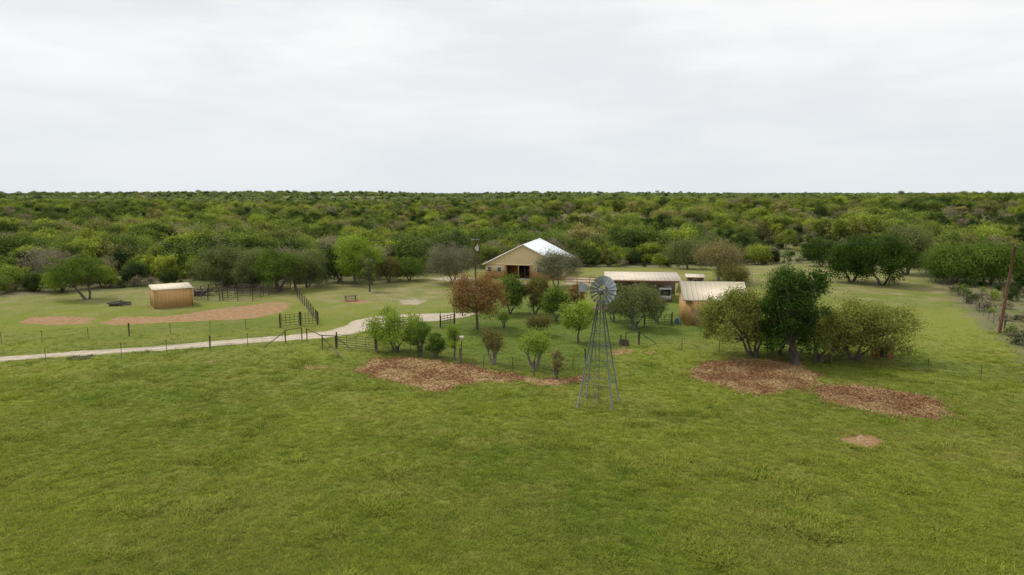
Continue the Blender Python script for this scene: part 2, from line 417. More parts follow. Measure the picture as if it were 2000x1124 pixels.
def T(name,kind,bx,by,ty,wpx,cbf=.3,dens=1,stems=1,leaf=.16,tr=None,vase=0,ncl=None,clr=.2,lean=(0,0),trunk=None,spread=.2,flat=.8,xy=None):
    x,y=ground_pt(bx,by);D=y
    h=top_z(D,ty)*1.02;w=wpx*D*1.08/F
    seedc[0]+=1
    cb=h*cbf;hc=h-cb
    nl=int(min(26000,max(900,480*w*hc*dens*(.16/leaf)**2)))
    n=ncl or int(np.clip(20+1.8*w*hc,20,70))
    b=tree_data(seedc[0],h,w,cb,stems,tr or (.03+.018*h),nl,leaf,n,clr,vase,spread,flat,lean=lean)
    return b.obj(name,[trunk or bark,LM[kind]],(x,y,hz(x,y)))
T('chinese_pistache_tree','russet',932,643,533,124,.20,.9,1,.17,clr=.16)
T('redbud_tree','bright',773,687,604,102,.16,1.1,3,.17,clr=.16)
T('holly_shrub','mid',822,697,625,38,.02,1.3,3,.13,clr=.25)
T('holly_shrub','mid',852,700,650,38,.02,1.3,3,.13,clr=.25)
T('fruit_tree','bright',888,702,632,38,.2,.7,1,.12,clr=.2)
T('crepe_myrtle','redgreen',964,711,642,62,.3,.6,4,.12,vase=.6,spread=.25,trunk=grey_twig)
T('crepe_myrtle','bright',1043,720,645,78,.25,.8,5,.13,vase=.6,spread=.25,trunk=grey_twig)
T('sapling','tanleaf',1088,744,682,28,.15,.8,2,.11,vase=.3)
T('mulberry_tree','bright',1131,669,592,68,.25,1.1,1,.16,clr=.17)
T('crepe_myrtle','redgreen',1052,655,612,66,.2,.8,4,.13,vase=.5,trunk=grey_twig)
T('pear_tree','mid',996,614,540,62,.12,1.2,2,.17)
T('plum_tree','redgreen',1044,614,540,58,.12,1.4,2,.17)
T('pear_tree','mid',1086,627,560,60,.15,1.1,2,.16)
T('plum_tree','russet',1126,612,555,38,.25,.8,1,.16)
T('mesquite_tree','grey',1088,562,488,96,.2,.8,2,.18,trunk=grey_twig,clr=.16)
T('desert_willow','olive',1240,642,550,104,.08,1.0,3,.15,trunk=grey_twig,vase=.2,clr=.16)
T('desert_willow','grey',1197,628,572,54,.15,.8,3,.15,trunk=grey_twig)
T('crepe_myrtle','grey',1283,630,575,60,.3,.4,5,.12,vase=.7,trunk=grey_twig,spread=.3)
T('small_shrub','bright',1250,600,575,44,.1,.6,3,.13)
T('fruit_tree','bright',985,640,610,32,.3,.5,3,.12,vase=.5)
# three-oak group
T('live_oak_tree','dark',1553,713,503,128,.10,1.35,2,.2,tr=.20,ncl=90,clr=.15,lean=(-.12,.0),flat=.95)
T('live_oak_tree','dark',1525,692,610,96,.06,1.1,2,.19,tr=.13,ncl=44,clr=.19)
T('live_oak_tree','liveoak',1473,698,560,160,.12,1.15,4,.17,tr=.12,ncl=80,clr=.13,lean=(-.18,0),spread=.22,trunk=bark)
T('live_oak_tree','liveoak',1595,707,600,140,.10,1.1,4,.17,tr=.12,ncl=66,clr=.13,lean=(.22,.05),spread=.25)
T('live_oak_tree','liveoak',1668,704,588,182,.05,1.1,4,.17,tr=.12,ncl=80,clr=.12,lean=(.10,.05),spread=.22)
# right side oaks
T('live_oak_tree','dark',1662,551,464,90,.02,1.2,3,.26,tr=.18,clr=.17)
T('live_oak_tree','dark',1722,558,456,116,.02,1.2,3,.26,tr=.18,ncl=64,clr=.16)
T('live_oak_tree','olive',1770,535,440,100,.05,1.0,3,.26)
T('live_oak_tree','mid',1855,553,480,112,.0,1.2,3,.26,clr=.17)
T('live_oak_tree','mid',1930,556,468,134,.0,1.2,3,.26,ncl=64,clr=.16)
T('elm_tree','tanleaf',1402,549,470,92,.2,.8,2,.22,trunk=grey_twig)
T('plum_shrub','redgreen',1432,556,517,74,.0,1,4,.18)
T('oak_tree','dark',1605,512,455,74,.05,1,2,.26)
T('oak_tree','olive',1345,520,458,84,.05,1,2,.26)
# left side
T('post_oak_tree','mid',172,586,498,98,.22,.85,2,.18,tr=.16,lean=(-.15,0),clr=.15)
T('post_oak_tree','bright',118,572,530,62,.1,.9,2,.18)
T('live_oak_tree','olive',443,562,476,104,.10,1.1,3,.2,clr=.17)
T('live_oak_tree','olive',500,564,486,88,.10,1.1,3,.2,clr=.17)
T('live_oak_tree','mid',545,570,486,84,.12,1.1,3,.2,clr=.17)
T('live_oak_tree','olive',600,562,490,94,.08,1.0,2,.2,clr=.17)
T('elm_tree','bright',695,556,463,96,.06,1.3,1,.2,ncl=64,clr=.15)
T('post_oak_tree','grey',880,554,478,96,.12,.9,2,.18,trunk=grey_twig,clr=.16)
T('sapling','olive',722,570,505,28,.2,.8,1,.14)
T('redbud_tree','redgreen',760,552,500,54,.1,1.0,2,.2)
T('live_oak_tree','mid',800,548,500,64,.05,1,2,.22)

# ------------------------------------------------------------------ woodland (one instanced mass)
green=[(0,(.045,.072,.020)),(.18,(.080,.118,.028)),(.36,(.16,.205,.042)),(.55,(.29,.345,.050)),(.70,(.11,.150,.036)),(.85,(.28,.27,.085)),(1,(.34,.29,.12))]
dk=[(0,(.022,.040,.015)),(.4,(.040,.063,.020)),(.7,(.075,.10,.028)),(1,(.11,.12,.05))]
gy=[(0,(.23,.205,.145)),(.5,(.27,.235,.14)),(1,(.22,.25,.09))]
fr_haze=[(0,(.08,.115,.048)),(.25,(.16,.205,.070)),(.5,(.27,.32,.095)),(.75,(.16,.195,.085)),(1,(.28,.29,.13))]  # aerial haze painted into the far leaf colours: lighter and bluer
WG=woodleaf('woodland_leaves',green);WD=woodleaf('juniper_leaves',dk);WY=woodleaf('budding_leaves',gy);WF=woodleaf('hazed_distant_leaves',fr_haze)
def proto_coll(name,items):
    c=bpy.data.collections.new(name)
    for i,o in enumerate(items): c.objects.link(o)
    return c
protos=[]
for i in range(7):
    r=np.random.default_rng(900+i)
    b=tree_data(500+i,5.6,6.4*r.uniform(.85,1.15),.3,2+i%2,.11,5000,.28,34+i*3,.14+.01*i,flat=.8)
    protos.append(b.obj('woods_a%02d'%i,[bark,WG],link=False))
for i in range(3):
    b=tree_data(520+i,4.6,4.8,.1,2,.12,3800,.24,26,.22,flat=.95)
    protos.append(b.obj('woods_b%02d'%i,[bark,WD],link=False))
for i in range(3):
    b=tree_data(540+i,5.2,5.6,.8,3,.09,1300,.22,34,.17,vase=.3)
    protos.append(b.obj('woods_c%02d'%i,[grey_twig,WY],link=False))
for i in range(3): # brush
    b=tree_data(560+i,1.6,2.6,.05,4,.04,900,.18,14,.25)
    protos.append(b.obj('woods_d%02d'%i,[grey_twig,[WG,WD,WY][i]],link=False))
wood_coll=proto_coll('woodland_kinds',protos)
farp=[]
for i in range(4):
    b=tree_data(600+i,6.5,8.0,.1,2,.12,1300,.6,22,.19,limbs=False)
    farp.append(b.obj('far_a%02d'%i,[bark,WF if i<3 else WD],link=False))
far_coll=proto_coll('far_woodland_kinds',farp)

def instancer(name,pts,rot,scl,ids,coll):
    me=bpy.data.meshes.new(name);me.vertices.add(len(pts));me.vertices.foreach_set('co',np.asarray(pts,np.float32).ravel())
    for nm,ty,a in (('rz','FLOAT',rot),('sc','FLOAT',scl),('kid','INT',ids)):
        at=me.attributes.new(nm,ty,'POINT');at.data.foreach_set('value',np.asarray(a,np.float32 if ty=='FLOAT' else np.int32))
    me.update()
    o=bpy.data.objects.new(name,me);COL.objects.link(o)
    ng=bpy.data.node_groups.new(name+'_scatter','GeometryNodeTree')
    ng.interface.new_socket('Geometry',in_out='INPUT',socket_type='NodeSocketGeometry')
    ng.interface.new_socket('Geometry',in_out='OUTPUT',socket_type='NodeSocketGeometry')
    a=ng.nodes.new('NodeGroupInput');z=ng.nodes.new('NodeGroupOutput')
    ip=ng.nodes.new('GeometryNodeInstanceOnPoints');ci=ng.nodes.new('GeometryNodeCollectionInfo')
    ci.inputs['Collection'].default_value=coll;ci.inputs['Separate Children'].default_value=True;ci.inputs['Reset Children'].default_value=True
    def na(n,t):
        q=ng.nodes.new('GeometryNodeInputNamedAttribute');q.data_type=t;q.inputs[0].default_value=n;return q.outputs[0]
    cx=ng.nodes.new('ShaderNodeCombineXYZ');ng.links.new(na('rz','FLOAT'),cx.inputs[2])
    ng.links.new(a.outputs[0],ip.inputs['Points']);ng.links.new(ci.outputs[0],ip.inputs['Instance']);ip.inputs['Pick Instance'].default_value=True
    ng.links.new(na('kid','INT'),ip.inputs['Instance Index']);ng.links.new(cx.outputs[0],ip.inputs['Rotation']);ng.links.new(na('sc','FLOAT'),ip.inputs['Scale'])
    ng.links.new(ip.outputs[0],z.inputs[0])
    md=o.modifiers.new('scatter','NODES');md.node_group=ng
    return o
def jgrid(y0,y1,s,kx=.9,pad=70):
    ym=y1;X,Y=np.meshgrid(np.arange(-kx*ym-pad,kx*ym+pad,s),np.arange(y0,y1,s))
    X=X+rng0.uniform(-.5,.5,X.shape)*s;Y=Y+rng0.uniform(-.5,.5,Y.shape)*s
    ok=(np.abs(X)<kx*Y+pad)&(Y>=y0)&(Y<y1)
    return X[ok],Y[ok]
def opening(X,Y):
    # open rangeland behind and right of the house
    return sstep(-5,30,X-.02*Y)*(1-sstep(150,210,X-.15*Y))*sstep(166,180,Y)*(1-sstep(340,460,Y))*sstep(.30,.48,fbm(X/26,Y/40,31,2))
def density(X,Y):
    d=np.ones(X.shape)
    d=d*(1-.90*opening(X,Y))
    mid=sstep(210,270,Y)*sstep(.53,.66,fbm(X/90,Y/60,41,3))
    d=d*(1-.65*mid)
    rfence=(X>52)&(Y<150)
    d=np.where(rfence,d*.25,d)
    return d
px_,py_,ps_,pk_=[],[],[],[]
X,Y=jgrid(100,330,4.9)
sd=sdist(clearing,X,Y);dn=density(X,Y)
ok=(sd<-1.5)&(rng0.random(len(X))<dn*.93);X,Y=X[ok],Y[ok];dn=dn[ok]
n=len(X);u=rng0.random(n);patch=fbm(X/40,Y/40,51,2)
kid=np.where(u<.62,rng0.integers(0,7,n),np.where(u<.82,rng0.integers(7,10,n),rng0.integers(10,13,n)))
opn=dn<.6
kid=np.where(opn&(u<.7),rng0.integers(7,10,n),kid)
sc=(.6+1.0*rng0.random(n)**1.6)*(1+.5*(patch-.5));sc=np.where(opn,sc*rng0.uniform(.45,.8,n),sc)
px_.append(X);py_.append(Y);ps_.append(sc);pk_.append(kid)
# brush layer
X,Y=jgrid(70,330,4.0)
sd=sdist(clearing,X,Y);ok=(sd<-.5)&(rng0.random(len(X))<np.where(sd>-7,.9,.5)*(1-.4*opening(X,Y)));X,Y=X[ok],Y[ok];n=len(X)
px_.append(X);py_.append(Y);ps_.append(rng0.uniform(.35,1.2,n));pk_.append(rng0.integers(13,16,n))
X,Y=jgrid(330,720,7.2);dn=density(X,Y);ok=rng0.random(len(X))<dn*.92;X,Y=X[ok],Y[ok];n=len(X)
u=rng0.random(n)
px_.append(X);py_.append(Y);ps_.append(.55+1.15*rng0.random(n)**1.8);pk_.append(np.where(u<.72,rng0.integers(0,7,n),np.where(u<.90,rng0.integers(7,10,n),rng0.integers(10,13,n))))
X=np.concatenate(px_);Y=np.concatenate(py_);s=np.concatenate(ps_);k=np.concatenate(pk_)
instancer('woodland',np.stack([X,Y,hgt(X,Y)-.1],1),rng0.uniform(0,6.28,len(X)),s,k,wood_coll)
nw=len(X)
px_,py_,ps_=[],[],[]
for y0,y1,st,s0,s1 in ((720,1500,12,.45,.95),(1500,2600,18,.5,1.3),(2600,5200,36,.7,1.6)):
    X,Y=jgrid(y0,y1,st,.85);dn=density(X,Y);ok=rng0.random(len(X))<np.maximum(dn,.3)*.9;X,Y=X[ok],Y[ok]
    px_.append(X);py_.append(Y);ps_.append(s0+s1*rng0.random(len(X))**2.5)
X=np.concatenate(px_);Y=np.concatenate(py_);s=np.concatenate(ps_)
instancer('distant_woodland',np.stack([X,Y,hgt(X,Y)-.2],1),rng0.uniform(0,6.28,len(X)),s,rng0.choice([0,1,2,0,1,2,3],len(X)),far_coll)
print('woods',nw,len(X))

# ------------------------------------------------------------------ pasture grass
def grassmat():
    m,nt,out=mat('grass_blades');geo=N(nt,'ShaderNodeNewGeometry')
    gn=N(nt,'ShaderNodeGroup');gn.node_tree=fg;nt.links.new(geo.outputs['Position'],gn.inputs[0])
    oi=N(nt,'ShaderNodeObjectInfo')
    a=N(nt,'ShaderNodeAttribute',attribute_name='tint')
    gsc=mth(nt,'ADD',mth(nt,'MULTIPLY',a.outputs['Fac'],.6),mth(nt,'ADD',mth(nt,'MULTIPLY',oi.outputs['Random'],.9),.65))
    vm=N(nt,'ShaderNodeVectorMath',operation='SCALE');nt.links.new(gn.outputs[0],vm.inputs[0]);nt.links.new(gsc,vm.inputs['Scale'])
    leafshade(nt,out,vm.outputs[0],.45);return m
gm=grassmat();gp=[]
for i in range(5):
    r=np.random.default_rng(40+i);b=MB();n=15
    bs=np.concatenate([r.normal(size=(n,2))*.10,np.zeros((n,1))],1)
    d=np.concatenate([r.normal(size=(n,2))*.08,r.uniform(.03,.09,(n,1))],1)
    w=np.cross(d,np.array([0,0,1.]))+r.normal(size=(n,3))*.001;w/=np.linalg.norm(w,axis=1)[:,None];w*=.010
    v=np.stack([bs-w,bs+w,bs+d+w*.3,bs+d-w*.3],1)
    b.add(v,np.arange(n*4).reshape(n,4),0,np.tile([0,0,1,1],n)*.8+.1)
    gp.append(b.obj('tuft_%02d'%i,[gm],link=False))
gc=proto_coll('grass_tufts',gp)
n=105000
Y=26*np.exp(rng0.random(n)*math.log(92/26));X=rng0.uniform(-.8,.8,n)*Y
sd=sdist(clearing,X,Y)
ok=(sd>0)&(sdist(drive,X,Y)<-.2)&(rng0.random(n)>sstep(45,85,Y))
for p in (mulchA,mulchB,mulchC,soils[3][0]): ok&=sdist(p,X,Y)<-.1
X,Y=X[ok],Y[ok];n=len(X)
sc=rng0.uniform(.5,1.25,n)*(.7+.7*fbm(X/1.2,Y/1.2,88,3))*(1+Y/150)
sc=sc*(1+.9*sstep(.66,.8,fbm(X/2.2,Y/2.2,99,2)))
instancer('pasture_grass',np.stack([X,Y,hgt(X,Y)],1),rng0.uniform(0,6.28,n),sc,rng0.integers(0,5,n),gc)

# ------------------------------------------------------------------ buildings
ROT=-math.atan2(3,14)
def gable_building(name,loc,rz,w,L,eave,ridge,wallm,roofm,over=.4):
    """ridge along local y, front gable at y=0"""
    e=empty(name,loc,rz)
    h=w/2
    sl=(ridge-eave)/h
    b=MB()
    zl=eave-over*sl;t=.10
    for s in (-1,1):
        x0,x1=0,s*(h+over)
        v=[(x0,-over,ridge+.02),(x1,-over,zl+.02),(x1,L+over,zl+.02),(x0,L+over,ridge+.02)]
        v2=[(a,b_,c+t) for a,b_,c in v]
        b.add(v+v2,[(0,1,2,3),(7,6,5,4),(0,4,5,1),(1,5,6,2),(2,6,7,3),(3,7,4,0)] if s>0 else [(3,2,1,0),(4,5,6,7),(1,5,4,0),(2,6,5,1),(3,7,6,2),(0,4,7,3)])
    b.obj('roof',[roofm],parent=e)
    return e
# --- house
hx,hy=2.1,128.0
house=gable_building('metal_sided_house',(hx,hy,hz(hx,hy+5)-.02),ROT,14.6,18,2.85,6.5,cream_metal,roof_white,.45)
def wallbox(name,parent,x0,x1,y0,y1,z0,z1,m):
    b=MB();b.box(((x0+x1)/2,(y0+y1)/2,(z0+z1)/2),(abs(x1-x0),abs(y1-y0),z1-z0));return b.obj(name,[m],parent=parent)
wallbox('front_wall_left',house,-7.3,-3.5,0,.18,1.25,2.6,cream_metal)
wallbox('front_wainscot_left',house,-7.33,-3.5,-.03,.18,0,1.25,orange_wood)
wallbox('front_wall_right',house,1.5,7.3,0,.18,1.25,2.6,cream_metal)
wallbox('front_wainscot_right',house,1.5,7.33,-.03,.18,0,1.25,orange_wood)
wallbox('header_beam',house,-7.32,7.32,-.02,.18,2.6,2.85,cream_metal)
b=MB();b.add([(-7.3,0,2.85),(0,0,2.85),(7.3,0,2.85),(0,0,6.5)],[(0,1,2,3)]);b.add([(-7.3,18,2.85),(0,18,2.85),(7.3,18,2.85),(0,18,6.5)],[(3,2,1,0)]);b.obj('gable_walls',[cream_metal],parent=house)
for s in (-1,1): wallbox('side_wall',house,s*7.3-.09*s,s*7.3-.27*s,.18,18,0,2.85,cream_metal)
wallbox('back_wall',house,-7.1,7.1,17.8,17.98,0,2.85,cream_metal)
wallbox('porch_back_wall',house,-3.5,1.5,3.2,3.35,0,2.75,orange_wood)
wallbox('porch_side_wall_a',house,-3.5,-3.35,.19,3.2,0,2.75,orange_wood)
wallbox('porch_side_wall_b',house,1.35,1.5,.19,3.2,0,2.75,orange_wood)
wallbox('porch_ceiling',house,-3.3,1.3,.2,3.15,2.62,2.7,dark_in)
wallbox('porch_floor',house,-3.6,1.6,-1.6,3.2,-.1,.1,concrete)
wallbox('entry_door',house,-1.4,-.4,3.1,3.18,.1,2.2,dark_in)
wallbox('patio_glass',house,-.2,1.1,3.1,3.18,.3,2.2,glass)
for x in (-3.35,-.9,1.35): wallbox('porch_post',house,x-.1,x+.1,-.12,.08,.1,2.6,orange_wood)
for x in (-6.5,-4.6,3.0,5.4):
    wallbox('window_frame',house,x-.42,x+.42,-.06,-.005,1.35,2.25,trim_white)
    wallbox('window_pane',house,x-.34,x+.34,-.08,-.061,1.43,2.17,glass)
    wallbox('window_muntin',house,x-.34,x+.34,-.1,-.081,1.78,1.82,trim_white)
b=MB()
for s in (-1,1):
    a=np.array([0,-.5,6.55]);c_=np.array([s*7.75,-.5,2.67]);b.tube([a,c_],[.11,.11],4)
b.obj('rake_trim',[trim_white],parent=house)
# --- left storage shed
sx,sy=ground_pt(302,604)
sh=empty('tan_storage_shed',(sx,sy,hz(sx,sy)),math.radians(33))
b=MB()
A=5.0;B=4.6;h1,h2=2.6,2.8
def prism(b,x0,x1,y0,y1,z0,za,zb):
    b.add([(x0,y0,z0),(x1,y0,z0),(x1,y1,z0),(x0,y1,z0),(x0,y0,za),(x1,y0,za),(x1,y1,zb),(x0,y1,zb)],[(0,3,2,1),(4,5,6,7),(0,1,5,4),(1,2,6,5),(2,3,7,6),(3,0,4,7)])
prism(b,0,A,0,B,0,h1,h2);b.obj('walls',[tan_metal],parent=sh)
b=MB();prism(b,-.12,A+.12,-.12,B+.12,h1+.01,h1+.10,h2+.10)
b.obj('roof',[roof_tan],parent=sh)
b=MB()
for (x,y) in ((0,0),(A,0),(0,B)): b.box((x,y,h1/2),(.14,.14,h1-.02))
b.obj('corner_trim',[simple('tan_trim',(.56,.40,.22))],parent=sh)
# --- right workshop
wx,wy=ground_pt(1338,636)
ws=empty('tan_workshop',(wx,wy,hz(wx,wy)),math.radians(-6))
WW,WL=7.0,5.8
b=MB();b.box((WW/2,WL/2,1.65),(WW,WL,3.3))
for x in (0,WW): b.add([(x,0,3.3),(x,WL/2,3.3),(x,WL,3.3),(x,WL/2,4.95)],[(0,1,2,3) if x else (3,2,1,0)])
b.obj('walls',[tan_metal],parent=ws)
b=MB();o=.45;sl=1.65/(WL/2)
for s in (0,1):
    y0=-o if s==0 else WL+o; z0=3.3-o*sl
    v=[(-o,WL/2,5.0),(WW+o,WL/2,5.0),(WW+o,y0,z0+.05),(-o,y0,z0+.05)];v2=[(a,c,d+.1) for a,c,d in v]
    b.add(v+v2,[(0,1,2,3),(4,5,6,7),(0,4,5,1),(1,5,6,2),(2,6,7,3),(3,7,4,0)])
b.obj('roof',[roof_tan],parent=ws)
b=MB();b.box((1.2,-.03,1.05),(.95,.05,2.1));b.obj('door',[simple('door_tan',(.36,.24,.12))],parent=ws)
# --- long open shed
lx,ly=14.2,101.5
ls=empty('open_pole_barn',(lx,ly,hz(lx,ly)),math.radians(-7))
b=MB();LWd,LD=10.8,7.0
prism(b,-.3,LWd+.3,-.5,LD+.4,2.75,2.83,2.83)
V=b.v[0];V[:4,2]=[3.07,3.07,3.47,3.47];V[4:,2]=[3.15,3.15,3.55,3.55]
b.obj('roof',[roof_pale],parent=ls)
b=MB();b.box((LWd/2,-.56,3.06),(LWd+.6,.1,.26));b.obj('fascia',[simple('rust_fascia',(.24,.10,.06))],parent=ls)
b=MB()
for i in range(5):
    for y in (0,LD): b.box((i*LWd/4,y,1.53 if y==0 else 1.72),(.14,.14,3.06 if y==0 else 3.4))
b.obj('posts',[post_wood],parent=ls)
b=MB();b.box((LWd/2,LD-.1,1.7),(LWd,.08,3.3));b.box((.05,LD/2,1.55),(.08,LD-.3,2.9));b.obj('back_walls',[simple('weathered_metal',(.20,.15,.11))],parent=ls)
b=MB()
for z in (.5,1.0): b.box((LWd*.3,.0,z),(LWd*.5,.05,.14))
b.obj('rails',[post_wood],parent=ls)
# --- small coop behind
cx,cy=ground_pt(1357,562)
cp=empty('wooden_coop',(cx,cy,hz(cx,cy)),math.radians(-9))
b=MB();b.box((0,0,.9),(2.6,2.2,1.8));b.obj('walls',[simple('brown_boards',(.17,.09,.05))],parent=cp)
b=MB();prism(b,-1.6,1.6,-1.4,1.3,1.85,1.95,2.2);b.obj('roof',[roof_pale],parent=cp)
b=MB();b.box((.3,-1.11,.9),(1.2,.03,1.1));b.obj('opening',[dark_in],parent=cp)
# --- feed shed under oak
cx,cy=ground_pt(1722,697)
cp=empty('wooden_feed_shed',(cx,cy,hz(cx,cy)),math.radians(-15))
b=MB();prism(b,-.9,.9,-.6,.6,0,1.35,1.6);b.obj('walls',[orange_wood],parent=cp)
b=MB();prism(b,-1.05,1.05,-.8,.75,1.5,1.44,1.72);V=b.v[0];V[:4,2]=V[4:,2]-.06;b.obj('roof',[simple('brown_boards_roof',(.30,.18,.10))],parent=cp)
b=MB();b.box((0,-.61,.55),(.6,.03,.9));b.obj('opening',[dark_in],parent=cp)

# --- stock trailer under barn
tx,ty=ground_pt(1298,588)
tr=empty('stock_trailer',(tx,ty,hz(tx,ty)),math.radians(80))
b=MB();b.box((0,0,.75),(3.6,1.7,.5));b.box((0,0,2.0),(3.7,1.8,.12))
for x in np.linspace(-1.7,1.7,6):
    for y in (-.82,.82): b.box((x,y,1.5),(.1,.06,1.0))
for z in (1.25,1.65):
    for y in (-.83,.83): b.box((0,y,z),(3.5,.03,.14))
b.obj('body',[simple('dull_white_paint',(.45,.45,.44))],parent=tr)
b=MB();b.box((0,0,1.4),(3.2,1.4,.9));b.obj('interior',[dark_in],parent=tr)
b=MB()
for x in (-.5,.4):
    for y in (-.95,.95): b.tube([(x,y-.1,.35),(x,y+.1,.35)],.35,8)
b.tube([(1.8,0,.5),(3.0,0,.45)],.06,4);b.obj('wheels_and_hitch',[tire],parent=tr)

# ------------------------------------------------------------------ windmill
mx,my=ground_pt(1169,789)
wm=empty('windmill',(mx,my,hz(mx,my)-.02),math.radians(-20))
b=MB();hb,ht,zt=1.32,.16,8.05
cn=[(-1,-1),(1,-1),(1,1),(-1,1)]
def leg(i,z):
    k=hb+(ht-hb)*z/zt;return np.array([cn[i][0]*k,cn[i][1]*k,z])
for i in range(4):
    p0,p1=leg(i,0),leg(i,zt)
    b.tube([p0,p1],[.055,.045],4)
    b.box((p0[0],p0[1],.03),(.3,.3,.1))
lev=[.15,1.75,3.2,4.5,5.6,6.6,7.4,8.0]
for j,z in enumerate(lev):
    for i in range(4):
        if j>0: b.tube([leg(i,z),leg((i+1)%4,z)],.024,4)
        if j<len(lev)-1:
            b.tube([leg(i,z),leg((i+1)%4,lev[j+1])],.009,4);b.tube([leg((i+1)%4,z),leg(i,lev[j+1])],.009,4)
b.obj('tower',[steel],parent=wm)
b=MB()
for s in (-.17,.17):
    b.tube([np.array([s,-hb-.03,.2]),np.array([s*.6,-ht-.1,7.6])],.014,4)
for z in np.arange(.5,7.5,.35):
    k=hb+(ht-hb)*z/zt+.04;b.tube([(-.16,-k,z),(.16,-k,z)],.010,4)
b.obj('ladder',[steel],parent=wm)
b=MB();b.box((0,0,7.42),(1.0,1.0,.05));b.tube([(0,0,.1),(0,0,8.4)],.02,6)
b.obj('platform_and_pump_rod',[post_wood],parent=wm)
# head: wheel faces the drone, a little to the right
hd=bpy.data.objects.new('head',None);hd.parent=wm;hd.location=(0,0,8.85);hd.rotation_euler=(0,0,math.radians(38));COL.objects.link(hd)
b=MB();b.box((0,.0,-.15),(.3,.55,.42));b.tube([(0,0,-.75),(0,0,.1)],.06,8);b.tube([(0,-.1,0),(0,-.52,0)],.07,8)
b.obj('gearbox',[steel],parent=hd)
b=MB();R0,R1=.36,1.1;nb=18
for i in range(nb):
    a0=2*math.pi*i/nb;a1=a0+2*math.pi/nb*.74;yo=-.45
    pts=[]
    for a,tw in ((a0,-.10),((a0+a1)/2,.02),(a1,.09)):
        for R in (R0,R1): pts.append((R*math.cos(a),yo+tw*(1.0 if R==R1 else .6),R*math.sin(a)))
    b.add(pts,[(0,1,3,2),(2,3,5,4)])
b.obj('wheel_blades',[blade_m],parent=hd)
b=MB()
for R,y in ((.42,-.40),(.98,-.38)):
    a=np.linspace(0,2*math.pi,37);b.tube([(R*math.cos(t),y,R*math.sin(t)) for t in a],.014,4)
for i in range(6):
    a=2*math.pi*i/6;b.tube([(0,-.5,0),(math.cos(a)*1.0,-.4,math.sin(a)*1.0)],.016,4);b.tube([(0,-.3,0),(math.cos(a)*1.0,-.37,math.sin(a)*1.0)],.01,4)
b.tube([(0,-.32,0),(0,-.56,0)],.11,8)
b.obj('wheel_rims_and_spokes',[steel],parent=hd)
b=MB();tl=math.radians(118)
d=np.array([math.cos(tl),math.sin(tl),0.])
for z in (-.1,.12): b.tube([np.array([0,.1,z]),d*1.5+np.array([0,0,z*.6])],.02,4)
p=d*1.15;q=d*2.1
b.add([p+(0,0,-.22),q+(0,0,-.42),q+(0,0,.42),p+(0,0,.22)],[(0,1,2,3)]);b.obj('tail_vane',[blade_m],parent=hd)

# ------------------------------------------------------------------ fences
def samp(pts,sp):
    pts=[np.array(p,float) for p in pts];out=[]
    for a,c in zip(pts[:-1],pts[1:]):
        n=max(1,round(np.linalg.norm(c-a)/sp))
        for i in range(n): out.append(a+(c-a)*i/n)
    out.append(pts[-1]);return out
def wire_fence(name,pxs,sp=6,h=1.35,strands=5,wood_every=4,wr=.009,mesh=False,pr=.032):
    pts=samp([ground_pt(*p) for p in pxs],sp);b=MB();P_=[]
    for i,p in enumerate(pts):
        p=p+rng0.normal(size=2)*.08;z=hz(*p);hh=h*rng0.uniform(.94,1.08)
        ln=rng0.normal(size=2)*.03
        wd=(i%wood_every==0)
        b.tube([(p[0],p[1],z-.1),(p[0]+ln[0],p[1]+ln[1],z+hh+(.12 if wd else 0))],.08 if wd else pr,6 if wd else 4,0 if wd else 1)
        P_.append((p[0],p[1],z))
    for a,c in zip(P_[:-1],P_[1:]):
        for k in range(strands):
            zz=.25+(h-.35)*k/(strands-1)
            m=((a[0]+c[0])/2,(a[1]+c[1])/2,(a[2]+c[2])/2+zz-.03)
            b.tube([(a[0],a[1],a[2]+zz),m,(c[0],c[1],c[2]+zz)],wr,4,2)
    return b.obj(name,[post_wood,pipe_dark,wire_m])
wire_fence('wire_fence',[(-80,713),(87,706),(236,698),(324,690),(410,683),(484,677),(556,672)],5.2)
wire_fence('wire_fence',[(-80,676),(86,669),(253,657),(410,650),(548,641)],4.8)
wire_fence('wire_fence',[(735,690),(800,697),(900,710),(1000,727),(1090,744),(1140,712),(1186,688),(1246,674)],3.2,1.3,5,3)
wire_fence('wire_fence',[(1246,674),(1330,684),(1405,689),(1500,698),(1625,710),(1720,720),(1817,730),(1918,741),(2080,752)],4.6)
wire_fence('wire_fence',[(1790,521),(1860,570),(1920,618),(2000,682),(2090,752)],3.2,1.35,6,5,.012)
wire_fence('wire_fence',[(735,688),(780,660),(860,628),(905,618),(1000,603),(1130,612),(1330,640)],4.5,1.2,4,5)
wire_fence('wire_fence',[(600,560),(640,557),(700,562)],4.5,1.2,4,5)
def brace(name,pxs,m,h=1.5,r=.06):
    b=MB();a=np.array(ground_pt(*pxs[0]));c=np.array(ground_pt(*pxs[1]))
    za,zc=hz(*a),hz(*c)
    b.tube([(*a,za-.1),(*a,za+h)],r,6);b.tube([(*c,zc-.1),(*c,zc+h)],r,6)
    b.tube([(*a,za+h-.05),(*c,zc+h-.05)],r*.8,6)
    d=c-a;e=a-d*1.3
    b.tube([(*a,za+h-.15),(*e,hz(*e))],r*.7,6)
    b.obj(name,[m])
brace('fence_brace',((558,672),(590,666)),pipe_dark)
brace('fence_brace',((630,683),(600,668)),pipe_dark)
brace('fence_brace',((656,683),(630,682)),pipe_dark)
brace('fence_brace',((1248,675),(1222,678)),pipe_dark,1.6)
brace('fence_brace',((2030,750),(2060,752)),pipe_dark,1.0)
